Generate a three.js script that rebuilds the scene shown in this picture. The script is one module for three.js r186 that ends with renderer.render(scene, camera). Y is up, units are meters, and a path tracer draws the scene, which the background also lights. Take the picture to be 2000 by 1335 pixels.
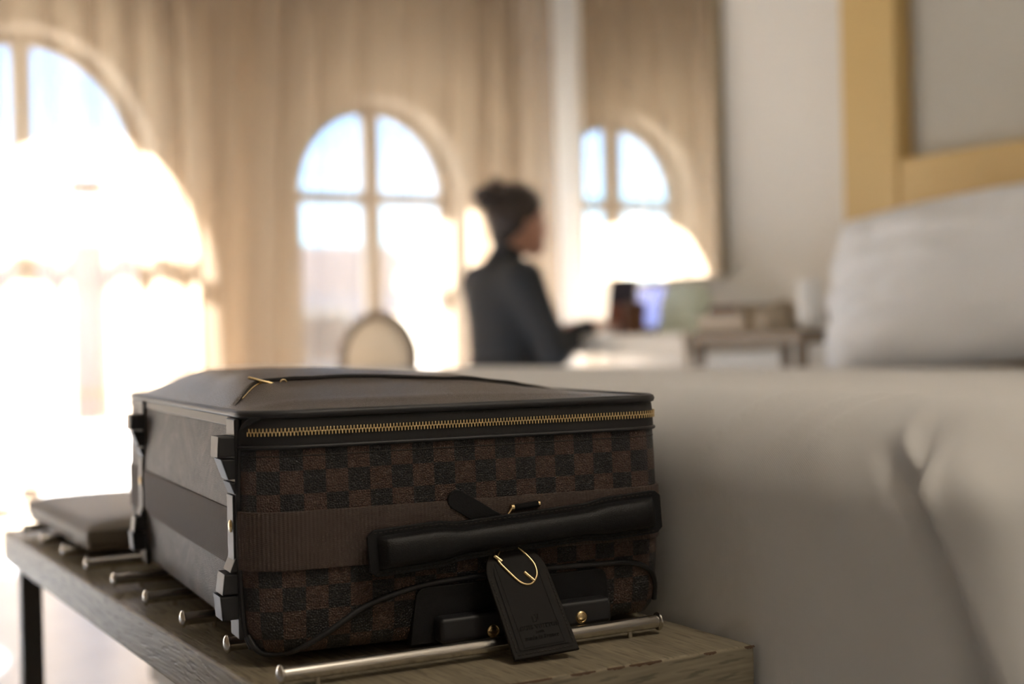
import * as THREE from 'three';
import { Sky } from 'three/addons/objects/Sky.js';
import { RoundedBoxGeometry } from 'three/addons/geometries/RoundedBoxGeometry.js';
import { ImprovedNoise } from 'three/addons/math/ImprovedNoise.js';
import { RectAreaLightUniformsLib } from 'three/addons/lights/RectAreaLightUniformsLib.js';
import { mergeGeometries, mergeVertices } from 'three/addons/utils/BufferGeometryUtils.js';

// ---------------------------------------------------------------- camera, sky, sun, exposure
const scene = new THREE.Scene();
const camera = new THREE.PerspectiveCamera(2 * Math.atan(667.5 / 2761.67) * 180 / Math.PI, 2000 / 1335, 0.05, 200);
camera.filmGauge = 36;
camera.position.set(-0.3457, 0.6996, 1.0402);
{
  const yaw = 0.5092, pitch = -0.0034;
  camera.lookAt(camera.position.x + Math.sin(yaw) * Math.cos(pitch), camera.position.y + Math.sin(pitch), camera.position.z - Math.cos(yaw) * Math.cos(pitch));
  camera.rotateZ(-0.0231);
}
camera.focus = 1.14;
camera.userData.fStop = 3.0;

const renderer = new THREE.WebGLRenderer({ antialias: true });
renderer.toneMapping = THREE.LinearToneMapping;
renderer.toneMappingExposure = 15;
renderer.shadowMap.enabled = true;

const sunTravel = new THREE.Vector3(0.31, -0.82, 1).normalize();
const sky = new Sky();
sky.name = 'sky';
sky.scale.setScalar(150);
sky.material.uniforms.turbidity.value = 1.0;
sky.material.uniforms.rayleigh.value = 1.2;
sky.material.uniforms.mieCoefficient.value = 0.0006;
sky.material.uniforms.mieDirectionalG.value = 0.75;
sky.material.uniforms.sunPosition.value.copy(sunTravel).multiplyScalar(-100);
scene.add(sky);
scene.backgroundIntensity = 0.05;

const sun = new THREE.DirectionalLight(new THREE.Color(0.95, 0.97, 1.0), 7);
sun.name = 'sun';
sun.position.copy(sunTravel).multiplyScalar(-20);
sun.target.position.set(1, 0.8, -3.5);
sun.position.add(sun.target.position);
sun.castShadow = true;
sun.shadow.mapSize.set(2048, 2048);
Object.assign(sun.shadow.camera, { left: -6, right: 6, top: 6, bottom: -6, near: 1, far: 50 });
scene.add(sun, sun.target);

// ceiling lamp of the room, behind the photographer
RectAreaLightUniformsLib.init();
const LAMP = [0.6, 2.78, 1.25];
const lampLight = new THREE.RectAreaLight(new THREE.Color(1, 0.88, 0.72), 1.05, 0.46, 0.46);
lampLight.name = 'ceiling_lamp_light';
lampLight.position.set(...LAMP);
lampLight.lookAt(LAMP[0], 0, LAMP[2]);
scene.add(lampLight);

// ---------------------------------------------------------------- helpers
const V2 = (x, y) => new THREE.Vector2(x, y), V3 = (x, y, z) => new THREE.Vector3(x, y, z);
const noise = new ImprovedNoise();
let seed = 7;
const rnd = () => ((seed = (seed * 1664525 + 1013904223) >>> 0) / 4294967296);
const clamp = (x, a = 0, b = 1) => Math.min(b, Math.max(a, x));
const sstep = (a, b, x) => { const t = clamp((x - a) / (b - a)); return t * t * (3 - 2 * t); };
const lerp = (a, b, t) => a + (b - a) * t;
const taken = {};
function numbered(n) { const k = taken[n] = (taken[n] ?? -1) + 1; return k ? `${n}_${String(k).padStart(3, '0')}` : n; }
function shade(o) { o.traverse((m) => { if (m.isMesh) { m.castShadow = true; m.receiveShadow = true; } }); return o; }
function thing(name, label, category, pos = [0, 0, 0], turn = 0, group) {
  const o = new THREE.Group();
  o.name = numbered(name); o.position.set(...pos); o.rotation.y = turn;
  o.userData = { label, category };
  if (group) o.userData.group = group;
  scene.add(o);
  return o;
}
function part(name, geo, mat, parent, label) {
  const g = Array.isArray(geo) ? join(geo) : geo;
  const m = new THREE.Mesh(g, mat);
  m.name = name; m.castShadow = m.receiveShadow = true;
  if (label) m.userData.label = label;
  parent.add(m);
  return m;
}
function single(name, geo, mat, label, category, group) {
  const m = part(numbered(name), geo, mat, scene);
  m.userData = { label, category };
  if (group) m.userData.group = group;
  return m;
}
function struct(name, geo, mat, label) {
  const m = part(name, geo, mat, scene);
  m.userData = { kind: 'structure' };
  if (label) m.userData.label = label;
  return m;
}
function plain(g) {
  let q = g.index ? g.toNonIndexed() : g.clone();
  if (!q.attributes.normal) q.computeVertexNormals();
  if (!q.attributes.uv) q.setAttribute('uv', new THREE.BufferAttribute(new Float32Array(q.attributes.position.count * 2), 2));
  for (const k of Object.keys(q.attributes)) if (!['position', 'normal', 'uv'].includes(k)) q.deleteAttribute(k);
  q.morphAttributes = {};
  q.clearGroups();
  return q;
}
function join(list) { return list.length === 1 ? list[0] : mergeGeometries(list.map(plain)); }
// uv in metres from each face's main direction
function metric(g, ux = 1) {
  const q = plain(g), p = q.attributes.position, n = q.attributes.normal, uv = q.attributes.uv;
  for (let i = 0; i < p.count; i += 3) {
    const a = V3().fromBufferAttribute(p, i), b = V3().fromBufferAttribute(p, i + 1), c = V3().fromBufferAttribute(p, i + 2);
    const f = b.clone().sub(a).cross(c.clone().sub(a)), ax = Math.abs(f.x), ay = Math.abs(f.y), az = Math.abs(f.z);
    [a, b, c].forEach((v, k) => uv.setXY(i + k, ...(ax >= ay && ax >= az ? [v.z, v.y] : ay >= az ? [v.z, v.x] : [v.x, v.y])));
  }
  return q;
}
function box(w, h, d, x = 0, y = 0, z = 0, r = 0) {
  const g = r ? new RoundedBoxGeometry(w, h, d, 3, Math.min(r, w / 2 - 1e-4, h / 2 - 1e-4, d / 2 - 1e-4)) : new THREE.BoxGeometry(w, h, d);
  g.translate(x, y, z);
  return metric(g);
}
function span(x0, x1, y0, y1, z0, z1, r = 0) { return box(x1 - x0, y1 - y0, z1 - z0, (x0 + x1) / 2, (y0 + y1) / 2, (z0 + z1) / 2, r); }
function cyl(r0, r1, h, x = 0, y = 0, z = 0, seg = 24) { const g = new THREE.CylinderGeometry(r1, r0, h, seg); g.translate(x, y, z); return g; }
function tube(points, r, closed = false, seg = 0, rad = 8) {
  const c = new THREE.CatmullRomCurve3(points.map((p) => (p.isVector3 ? p : V3(...p))), closed, 'centripetal');
  return new THREE.TubeGeometry(c, seg || points.length * 6, r, rad, closed);
}
function rod(a, b, r, r2 = r, seg = 14) {
  const A = V3(...a), B = V3(...b), g = new THREE.CylinderGeometry(r2, r, A.distanceTo(B), seg);
  g.applyQuaternion(new THREE.Quaternion().setFromUnitVectors(V3(0, 1, 0), B.clone().sub(A).normalize()));
  g.translate((A.x + B.x) / 2, (A.y + B.y) / 2, (A.z + B.z) / 2);
  return g;
}
function lathe(pts, seg = 32) { return new THREE.LatheGeometry(pts.map(([x, y]) => V2(x, y)), seg); }
// a grid surface: f(i/nu, j/nv) -> [x, y, z, u, v]
function sheet(nu, nv, f, wrapU = false) {
  const pos = [], uv = [], idx = [];
  for (let j = 0; j <= nv; j++) for (let i = 0; i <= nu; i++) { const [x, y, z, a, b] = f(i / nu, j / nv, i, j); pos.push(x, y, z); uv.push(a ?? i / nu, b ?? j / nv); }
  for (let j = 0; j < nv; j++) for (let i = 0; i < nu; i++) { const a = j * (nu + 1) + i, b = a + 1, c = a + nu + 1, d = c + 1; idx.push(a, b, d, a, d, c); }
  const g = new THREE.BufferGeometry();
  g.setAttribute('position', new THREE.Float32BufferAttribute(pos, 3));
  g.setAttribute('uv', new THREE.Float32BufferAttribute(uv, 2));
  g.setIndex(idx);
  g.computeVertexNormals();
  if (wrapU) {
    const n = g.attributes.normal;
    for (let j = 0; j <= nv; j++) { const a = j * (nu + 1), b = a + nu, s = V3().fromBufferAttribute(n, a).add(V3().fromBufferAttribute(n, b)).normalize(); n.setXYZ(a, s.x, s.y, s.z); n.setXYZ(b, s.x, s.y, s.z); }
  }
  return g;
}
// surface nets on a distance function
function skin(f, lo, hi, cell) {
  const n = [0, 1, 2].map((k) => Math.ceil((hi[k] - lo[k]) / cell) + 1), [nx, ny, nz] = n, val = new Float32Array(nx * ny * nz);
  const at = (i, j, k) => (k * ny + j) * nx + i;
  for (let k = 0; k < nz; k++) for (let j = 0; j < ny; j++) for (let i = 0; i < nx; i++) val[at(i, j, k)] = f(lo[0] + i * cell, lo[1] + j * cell, lo[2] + k * cell);
  const vid = new Int32Array(nx * ny * nz).fill(-1), pos = [], idx = [];
  const C = [[0, 0, 0], [1, 0, 0], [0, 1, 0], [1, 1, 0], [0, 0, 1], [1, 0, 1], [0, 1, 1], [1, 1, 1]], E = [[0, 1], [2, 3], [4, 5], [6, 7], [0, 2], [1, 3], [4, 6], [5, 7], [0, 4], [1, 5], [2, 6], [3, 7]];
  for (let k = 0; k < nz - 1; k++) for (let j = 0; j < ny - 1; j++) for (let i = 0; i < nx - 1; i++) {
    const v = C.map(([a, b, c]) => val[at(i + a, j + b, k + c)]);
    let s = 0; for (const x of v) s += x < 0;
    if (!s || s === 8) continue;
    let x = 0, y = 0, z = 0, m = 0;
    for (const [a, b] of E) if ((v[a] < 0) !== (v[b] < 0)) { const t = v[a] / (v[a] - v[b]); x += lerp(C[a][0], C[b][0], t); y += lerp(C[a][1], C[b][1], t); z += lerp(C[a][2], C[b][2], t); m++; }
    vid[at(i, j, k)] = pos.length / 3;
    pos.push(lo[0] + (i + x / m) * cell, lo[1] + (j + y / m) * cell, lo[2] + (k + z / m) * cell);
  }
  const quad = (a, b, c, d, flip) => { if (Math.min(a, b, c, d) < 0) return; flip ? idx.push(a, c, b, a, d, c) : idx.push(a, b, c, a, c, d); };
  for (let k = 1; k < nz - 1; k++) for (let j = 1; j < ny - 1; j++) for (let i = 1; i < nx - 1; i++) {
    const v = val[at(i, j, k)] < 0;
    if (v !== val[at(i + 1, j, k)] < 0) quad(vid[at(i, j - 1, k - 1)], vid[at(i, j, k - 1)], vid[at(i, j, k)], vid[at(i, j - 1, k)], !v);
    if (v !== val[at(i, j + 1, k)] < 0) quad(vid[at(i - 1, j, k - 1)], vid[at(i - 1, j, k)], vid[at(i, j, k)], vid[at(i, j, k - 1)], !v);
    if (v !== val[at(i, j, k + 1)] < 0) quad(vid[at(i - 1, j - 1, k)], vid[at(i, j - 1, k)], vid[at(i, j, k)], vid[at(i - 1, j, k)], !v);
  }
  const g = new THREE.BufferGeometry(), nor = [], e = cell * 0.5;
  for (let i = 0; i < pos.length; i += 3) {
    const [x, y, z] = [pos[i], pos[i + 1], pos[i + 2]], d = V3(f(x + e, y, z) - f(x - e, y, z), f(x, y + e, z) - f(x, y - e, z), f(x, y, z + e) - f(x, y, z - e)).normalize();
    nor.push(d.x, d.y, d.z);
  }
  g.setAttribute('position', new THREE.Float32BufferAttribute(pos, 3));
  g.setAttribute('normal', new THREE.Float32BufferAttribute(nor, 3));
  g.setAttribute('uv', new THREE.Float32BufferAttribute(new Float32Array(pos.length / 3 * 2), 2));
  g.setIndex(idx);
  return g;
}
const capsule = (a, b, ra, rb) => (x, y, z) => {
  const dx = b[0] - a[0], dy = b[1] - a[1], dz = b[2] - a[2], px = x - a[0], py = y - a[1], pz = z - a[2];
  const t = clamp((px * dx + py * dy + pz * dz) / (dx * dx + dy * dy + dz * dz + 1e-12));
  return Math.hypot(px - dx * t, py - dy * t, pz - dz * t) - lerp(ra, rb, t);
};
const ell = (c, r) => (x, y, z) => { const a = (x - c[0]) / r[0], b = (y - c[1]) / r[1], d = (z - c[2]) / r[2], k = Math.hypot(a, b, d); return (k - 1) * Math.min(...r) * lerp(1, k > 1e-6 ? 1 : 1, 1); };
const smin = (a, b, k) => { const h = clamp(0.5 + 0.5 * (b - a) / k); return lerp(b, a, h) - k * h * (1 - h); };
const blend = (list, k) => (x, y, z) => { let d = list[0](x, y, z); for (let i = 1; i < list.length; i++) d = smin(d, list[i](x, y, z), k); return d; };

// ---------------------------------------------------------------- textures
function dataTex(size, f, srgb = true, rep = 1) {
  const d = new Uint8Array(size * size * 4);
  for (let j = 0; j < size; j++) for (let i = 0; i < size; i++) { const c = f(i / size, j / size); for (let k = 0; k < 3; k++) d[(j * size + i) * 4 + k] = clamp(c[k]) * 255; d[(j * size + i) * 4 + 3] = 255; }
  const t = new THREE.DataTexture(d, size, size);
  t.wrapS = t.wrapT = THREE.RepeatWrapping; t.magFilter = THREE.LinearFilter; t.minFilter = THREE.LinearMipmapLinearFilter; t.generateMipmaps = true;
  if (srgb) t.colorSpace = THREE.SRGBColorSpace;
  t.repeat.set(rep, rep); t.needsUpdate = true;
  return t;
}
const per = (u, v, fu, fv, s = 0) => { // periodic noise on the unit square
  const a = u * 2 * Math.PI, b = v * 2 * Math.PI, R = fu / 6.283, Q = fv / 6.283;
  return noise.noise(Math.cos(a) * R + s, Math.sin(a) * R + Math.cos(b) * Q * 1.37 + s * 3.1, Math.sin(b) * Q + s * 1.7);
};
function worley(cells) {
  const pts = Array.from({ length: cells * cells }, () => [rnd(), rnd()]);
  return (u, v) => {
    const x = u * cells, y = v * cells, i = Math.floor(x), j = Math.floor(y);
    let d1 = 9, d2 = 9;
    for (let b = -1; b <= 1; b++) for (let a = -1; a <= 1; a++) {
      const p = pts[((j + b + cells) % cells) * cells + ((i + a + cells) % cells)], d = Math.hypot(i + a + p[0] - x, j + b + p[1] - y);
      if (d < d1) { d2 = d1; d1 = d; } else if (d < d2) d2 = d;
    }
    return clamp((d2 - d1) * 1.6);
  };
}
const peb = worley(36);
const pebbleTex = dataTex(512, (u, v) => { const g = Math.pow(peb(u, v), 0.6); return [g, g, g]; }, false, 1 / 0.066);
const SQ = 0.0178;
const peb2 = worley(48);
const checkTex = dataTex(512, (u, v) => {
  const on = (Math.floor(u * 4) + Math.floor(v * 4)) % 2, g = 0.8 + 0.28 * peb2(u, v) + 0.10 * per(u, v, 9, 9, 2);
  const weave = 1 + 0.10 * Math.sin((u + v) * 2 * Math.PI * 96) * (on ? 1 : 0.4);
  return on ? [0.37 * g * weave, 0.285 * g * weave, 0.25 * g * weave] : [0.205 * g, 0.196 * g, 0.202 * g];
}, true, 1 / (4 * SQ));
const webTex = dataTex(256, (u, v) => { const g = 0.5 + 0.5 * Math.sin(u * 2 * Math.PI * 8) * (0.6 + 0.4 * Math.sin(v * 2 * Math.PI * 16 + Math.floor(u * 8) * Math.PI)); return [g, g, g]; }, false, 1 / 0.025);
const clothTex = dataTex(256, (u, v) => { const g = 0.5 + 0.25 * Math.sin(u * 2 * Math.PI * 64) + 0.25 * Math.sin(v * 2 * Math.PI * 64); return [g, g, g]; }, false, 1 / 0.05);
const woodTex = dataTex(512, (u, v) => { // grain runs along u
  const g = per(u, v, 5, 60, 1), h = per(u, v, 14, 190, 5), s = 0.88 + 0.10 * g + 0.10 * h - 0.14 * sstep(0.18, 0.42, per(u, v, 22, 150, 9));
  return [0.66 * s, 0.615 * s, 0.52 * s];
}, true, 1 / 0.5);
const woodBump = dataTex(512, (u, v) => { const g = 0.6 + 0.3 * per(u, v, 14, 190, 5) - 0.35 * sstep(0.18, 0.42, per(u, v, 22, 150, 9)); return [g, g, g]; }, false, 1 / 0.5);
const scuffTex = dataTex(256, (u, v) => { const g = 0.78 + 0.26 * per(u, v, 6, 6, 3) + 0.20 * per(u, v, 22, 22, 4) + 0.14 * per(u, v, 60, 60, 6); return [0.37 * g, 0.33 * g, 0.31 * g]; }, true, 1 / 0.2);
const stoneTex = dataTex(256, (u, v) => { const g = 0.93 + 0.05 * per(u, v, 4, 4, 3) + 0.03 * per(u, v, 17, 17, 4); return [0.735 * g, 0.755 * g, 0.785 * g]; }, true, 1 / 0.9);
const plasterTex = dataTex(256, (u, v) => { const g = 0.5 + 0.3 * per(u, v, 20, 20, 3) + 0.2 * per(u, v, 60, 60, 4); return [g, g, g]; }, false, 1 / 0.4);

// ---------------------------------------------------------------- materials
const lin = (r, g, b) => new THREE.Color().setRGB(r, g, b);
const std = (color, roughness = 0.7, o = {}) => new THREE.MeshStandardMaterial({ color, roughness, side: THREE.DoubleSide, ...o });
const phy = (color, roughness, o = {}) => new THREE.MeshPhysicalMaterial({ color, roughness, side: THREE.DoubleSide, ...o });
const M = {
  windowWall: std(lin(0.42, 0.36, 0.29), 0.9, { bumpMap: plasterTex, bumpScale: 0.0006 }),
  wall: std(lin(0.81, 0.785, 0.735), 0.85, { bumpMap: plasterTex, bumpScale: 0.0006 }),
  ceiling: std(lin(0.84, 0.81, 0.76), 0.9),
  floor: std(0xffffff, 0.35, { map: stoneTex }),
  whitePaint: std(lin(0.72, 0.68, 0.6), 0.5),
  frame: std(lin(0.16, 0.13, 0.1), 0.5),
  glass: phy(0xffffff, 0.02, { transmission: 1, thickness: 0, ior: 1.5 }),
  sheer: phy(lin(0.53, 0.405, 0.28), 1.0, { transparent: true, opacity: 0.64, transmission: 0.5, thickness: 0, ior: 1.01, specularIntensity: 0.05 }),
  check: std(0xffffff, 0.36, { map: checkTex, bumpMap: pebbleTex, bumpScale: 0.0011 }),
  lid: std(lin(0.085, 0.066, 0.056), 0.36, { bumpMap: pebbleTex, bumpScale: 0.0005 }),
  side: std(0xffffff, 0.5, { map: scuffTex, bumpMap: pebbleTex, bumpScale: 0.0003 }),
  web: std(lin(0.075, 0.05, 0.04), 0.65, { bumpMap: webTex, bumpScale: 0.0006 }),
  rubber: std(lin(0.018, 0.018, 0.020), 0.45),
  leather: phy(lin(0.009, 0.009, 0.010), 0.44, { specularIntensity: 0.6, bumpMap: pebbleTex, bumpScale: 0.00012 }),
  tape: std(lin(0.012, 0.011, 0.012), 0.6, { bumpMap: clothTex, bumpScale: 0.0003 }),
  brown: phy(lin(0.012, 0.009, 0.007), 0.6, { specularIntensity: 0.4 }),
  thread: std(lin(0.03, 0.024, 0.02), 0.7),
  gold: std(lin(0.80, 0.61, 0.33), 0.26, { metalness: 1 }),
  chrome: std(lin(0.62, 0.59, 0.54), 0.25, { metalness: 1 }),
  bench: phy(0xffffff, 0.42, { specularIntensity: 0.4, map: woodTex, bumpMap: woodBump, bumpScale: 0.0005 }),
  chip: std(lin(0.1, 0.055, 0.03), 0.8),
  bronze: std(lin(0.05, 0.04, 0.03), 0.45),
  sheet: std(lin(0.80, 0.785, 0.765), 0.88, { bumpMap: clothTex, bumpScale: 0.0002 }),
  pillow: std(lin(0.85, 0.86, 0.88), 0.9, { bumpMap: clothTex, bumpScale: 0.0002 }),
  gilt: std(lin(0.68, 0.48, 0.20), 0.5),
  panel: std(lin(0.66, 0.63, 0.56), 0.85, { bumpMap: clothTex, bumpScale: 0.0005 }),
  mirror: std(lin(0.9, 0.9, 0.88), 0.02, { metalness: 1 }),
  beige: std(lin(0.22, 0.185, 0.14), 0.44, { bumpMap: pebbleTex, bumpScale: 0.0003 }),
  beigeDark: std(lin(0.2, 0.165, 0.12), 0.5),
  desk: std(lin(0.80, 0.74, 0.65), 0.4),
  taupe: std(lin(0.22, 0.17, 0.12), 0.5),
  skin: std(lin(0.5, 0.26, 0.17), 0.55),
  hair: std(lin(0.03, 0.018, 0.013), 0.5),
  knit: std(lin(0.03, 0.033, 0.038), 0.85),
  trousers: std(lin(0.03, 0.03, 0.035), 0.85),
  cream: std(lin(0.68, 0.6, 0.48), 0.8),
  white: std(lin(0.85, 0.85, 0.83), 0.5),
};

// ---------------------------------------------------------------- setting
const WX = 2.55, WZ = -4.05, WZ2 = -4.28, LX = -2.6, BZ = 1.9, H = 2.85;
struct('floor', span(LX - 0.2, WX + 0.2, -0.2, 0, WZ2, BZ + 0.2), M.floor);
struct('ceiling', span(LX - 0.2, WX + 0.2, H, H + 0.2, WZ2, BZ + 0.2), M.ceiling);
struct('wall_right', span(WX, WX + 0.2, 0, H, WZ2, BZ + 0.2), M.wall);
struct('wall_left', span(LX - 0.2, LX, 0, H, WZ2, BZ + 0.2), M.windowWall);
struct('wall_back', span(LX, WX, 0, H, BZ, BZ + 0.2), M.wall);
// arched windows: centre x, half width, spring height, rise of the arch
const wins = [[-0.72, 0.44, 1.30, 0.52], [0.60, 0.44, 1.30, 0.52], [1.94, 0.35, 1.29, 0.36]], WB = 0.1;
function archPath(P, cx, hw, sp, rise, bottom, n = 24) {
  P.moveTo(cx - hw, bottom); P.lineTo(cx + hw, bottom); P.lineTo(cx + hw, sp);
  for (let i = 1; i <= n; i++) { const a = Math.PI * i / n; P.lineTo(cx + hw * Math.cos(a), sp + rise * Math.sin(a)); }
  P.lineTo(cx - hw, bottom);
  return P;
}
{
  const s = new THREE.Shape([V2(LX, 0), V2(WX, 0), V2(WX, H), V2(LX, H)]);
  for (const [cx, hw, sp, rise] of wins) s.holes.push(archPath(new THREE.Path(), cx, hw, sp, rise, WB));
  const g = new THREE.ExtrudeGeometry(s, { depth: WZ - WZ2, bevelEnabled: false });
  g.translate(0, 0, WZ2);
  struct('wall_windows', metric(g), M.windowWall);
}
wins.forEach(([cx, hw, sp, rise], k) => {
  const w = new THREE.Group(); w.name = `window_${k + 1}`; w.userData = { kind: 'structure', label: 'tall arched window with crossing bars behind sheer curtain' }; scene.add(w);
  const z = WZ2 + 0.06, t = 0.045;
  const s = archPath(new THREE.Shape(), cx, hw, sp, rise, WB);
  s.holes.push(archPath(new THREE.Path(), cx, hw - t, sp, rise - t, WB + t));
  const f = new THREE.ExtrudeGeometry(s, { depth: 0.05, bevelEnabled: false }); f.translate(0, 0, z);
  part('window_frame', metric(f), M.frame, w);
  part('mullion', span(cx - 0.035, cx + 0.035, WB + t, sp + rise - t, z, z + 0.05), M.frame, w);
  part('transom', span(cx - hw + t, cx + hw - t, sp - 0.045, sp + 0.0, z + 0.001, z + 0.048), M.frame, w);
  for (const e of [-1, 1]) {
    part('glazing_bar', span(Math.min(cx + e * 0.035, cx + e * (hw - t)), Math.max(cx + e * 0.035, cx + e * (hw - t)), 0.52, 0.545, z + 0.006, z + 0.042), M.frame, w);
    const x0 = Math.min(cx, cx + e * (hw - t)), x1 = Math.max(cx, cx + e * (hw - t));
    part('pane', new THREE.PlaneGeometry(x1 - x0, sp - WB - t).translate((x0 + x1) / 2, (sp + WB + t) / 2, z + 0.025), M.glass, w);
    const q = new THREE.Shape(); q.moveTo(cx, sp);
    for (let i = 0; i <= 16; i++) { const a = Math.PI / 2 * i / 16; q.lineTo(cx + e * (hw - t) * Math.cos(a), sp + (rise - t) * Math.sin(a)); }
    part('pane', new THREE.ShapeGeometry(q).translate(0, 0, z + 0.025), M.glass, w);
  }
});
struct('trim_1', span(LX, WX, H - 0.06, H - 0.005, -3.86, -3.61), M.whitePaint, 'ceiling track that the curtains hang from');
struct('baseboard_right', span(WX - 0.015, WX, 0, 0.1, WZ, BZ), M.whitePaint);

{
  const l = thing('ceiling_lamp', 'round white ceiling lamp glowing above the foot of the bed', 'lamp', [LAMP[0], 0, LAMP[2]]);
  part('canopy', cyl(0.3, 0.3, 0.05, 0, H - 0.026, 0, 48), M.whitePaint, l);
  part('diffuser', cyl(0.27, 0.28, 0.012, 0, H - 0.056, 0, 48), std(lin(0.8, 0.78, 0.72), 0.6, { emissive: lin(1, 0.88, 0.72), emissiveIntensity: 0.4 }), l);
}

// outside
struct('terrace_ground', span(-30, 34, -0.3, -0.1, -60, WZ2 - 0.01), std(lin(0.5, 0.47, 0.42), 0.9), 'pale terrace outside the windows');
{
  const h = thing('neighbouring_house', 'low pale grey house with dark windows across the terrace', 'house', [2.5, -0.1, -17]);
  const hm = std(lin(0.42, 0.44, 0.52), 0.9), rm = std(lin(0.4, 0.36, 0.38), 0.9), dm = std(lin(0.06, 0.07, 0.09), 0.3);
  part('wall', span(-6.5, 5.5, 0, 1.5, -4, 0), hm, h);
  const s = new THREE.Shape([V2(-6.8, 1.5), V2(5.8, 1.5), V2(5.2, 2.1), V2(-6.2, 2.1)]);
  part('roof', new THREE.ExtrudeGeometry(s, { depth: 4.6, bevelEnabled: false }).translate(0, 0, -4.3), rm, h);
  for (let k = 0; k < 6; k++) { const x = -5.6 + k * 1.9; const f = part('window', span(x, x + 0.8, 0.45, 1.25, -0.01, 0.05), M.whitePaint, h); part('pane', span(x + 0.08, x + 0.72, 0.53, 1.17, 0.04, 0.06), dm, f); }
}

// ---------------------------------------------------------------- curtains
function curtain(x0, x1, z, phase, label, amp = 0.036) {
  const L = x1 - x0, nx = Math.round(L / 0.008), g = sheet(nx, 26, (u, v) => {
    const x = x0 + L * u, y = 0.02 + (H - 0.09) * (1 - v), w = 2 * Math.PI * (x / 0.17 + phase + 0.9 * noise.noise(x * 1.3, phase, 0.4 * v) + 0.12 * v);
    const a = amp * (0.65 + 0.5 * noise.noise(x * 2.1, phase + 4, 0.3)) * (0.75 + 0.25 * v);
    return [x + 0.02 * Math.cos(w) * (0.6 + 0.4 * v) * Math.min(1, 12 * u, 12 * (1 - u)), y, z + a * Math.sin(w) + 0.3 * a * Math.sin(2.3 * w + 1) * v, x, y];
  });
  return single('sheer_curtain', g, M.sheer, label, 'curtain', 'sheer curtains along the window wall');
}
curtain(-2.55, -0.11, -3.77, 0.3, 'sheer beige curtain hanging from ceiling track before the farthest arched window');
curtain(-0.1, 1.36, -3.785, 1.7, 'sheer beige curtain before the large bright arched window beside the bench end');
curtain(1.10, 2.5, -3.69, 3.1, 'sheer beige curtain before the arched window behind the woman');

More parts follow.
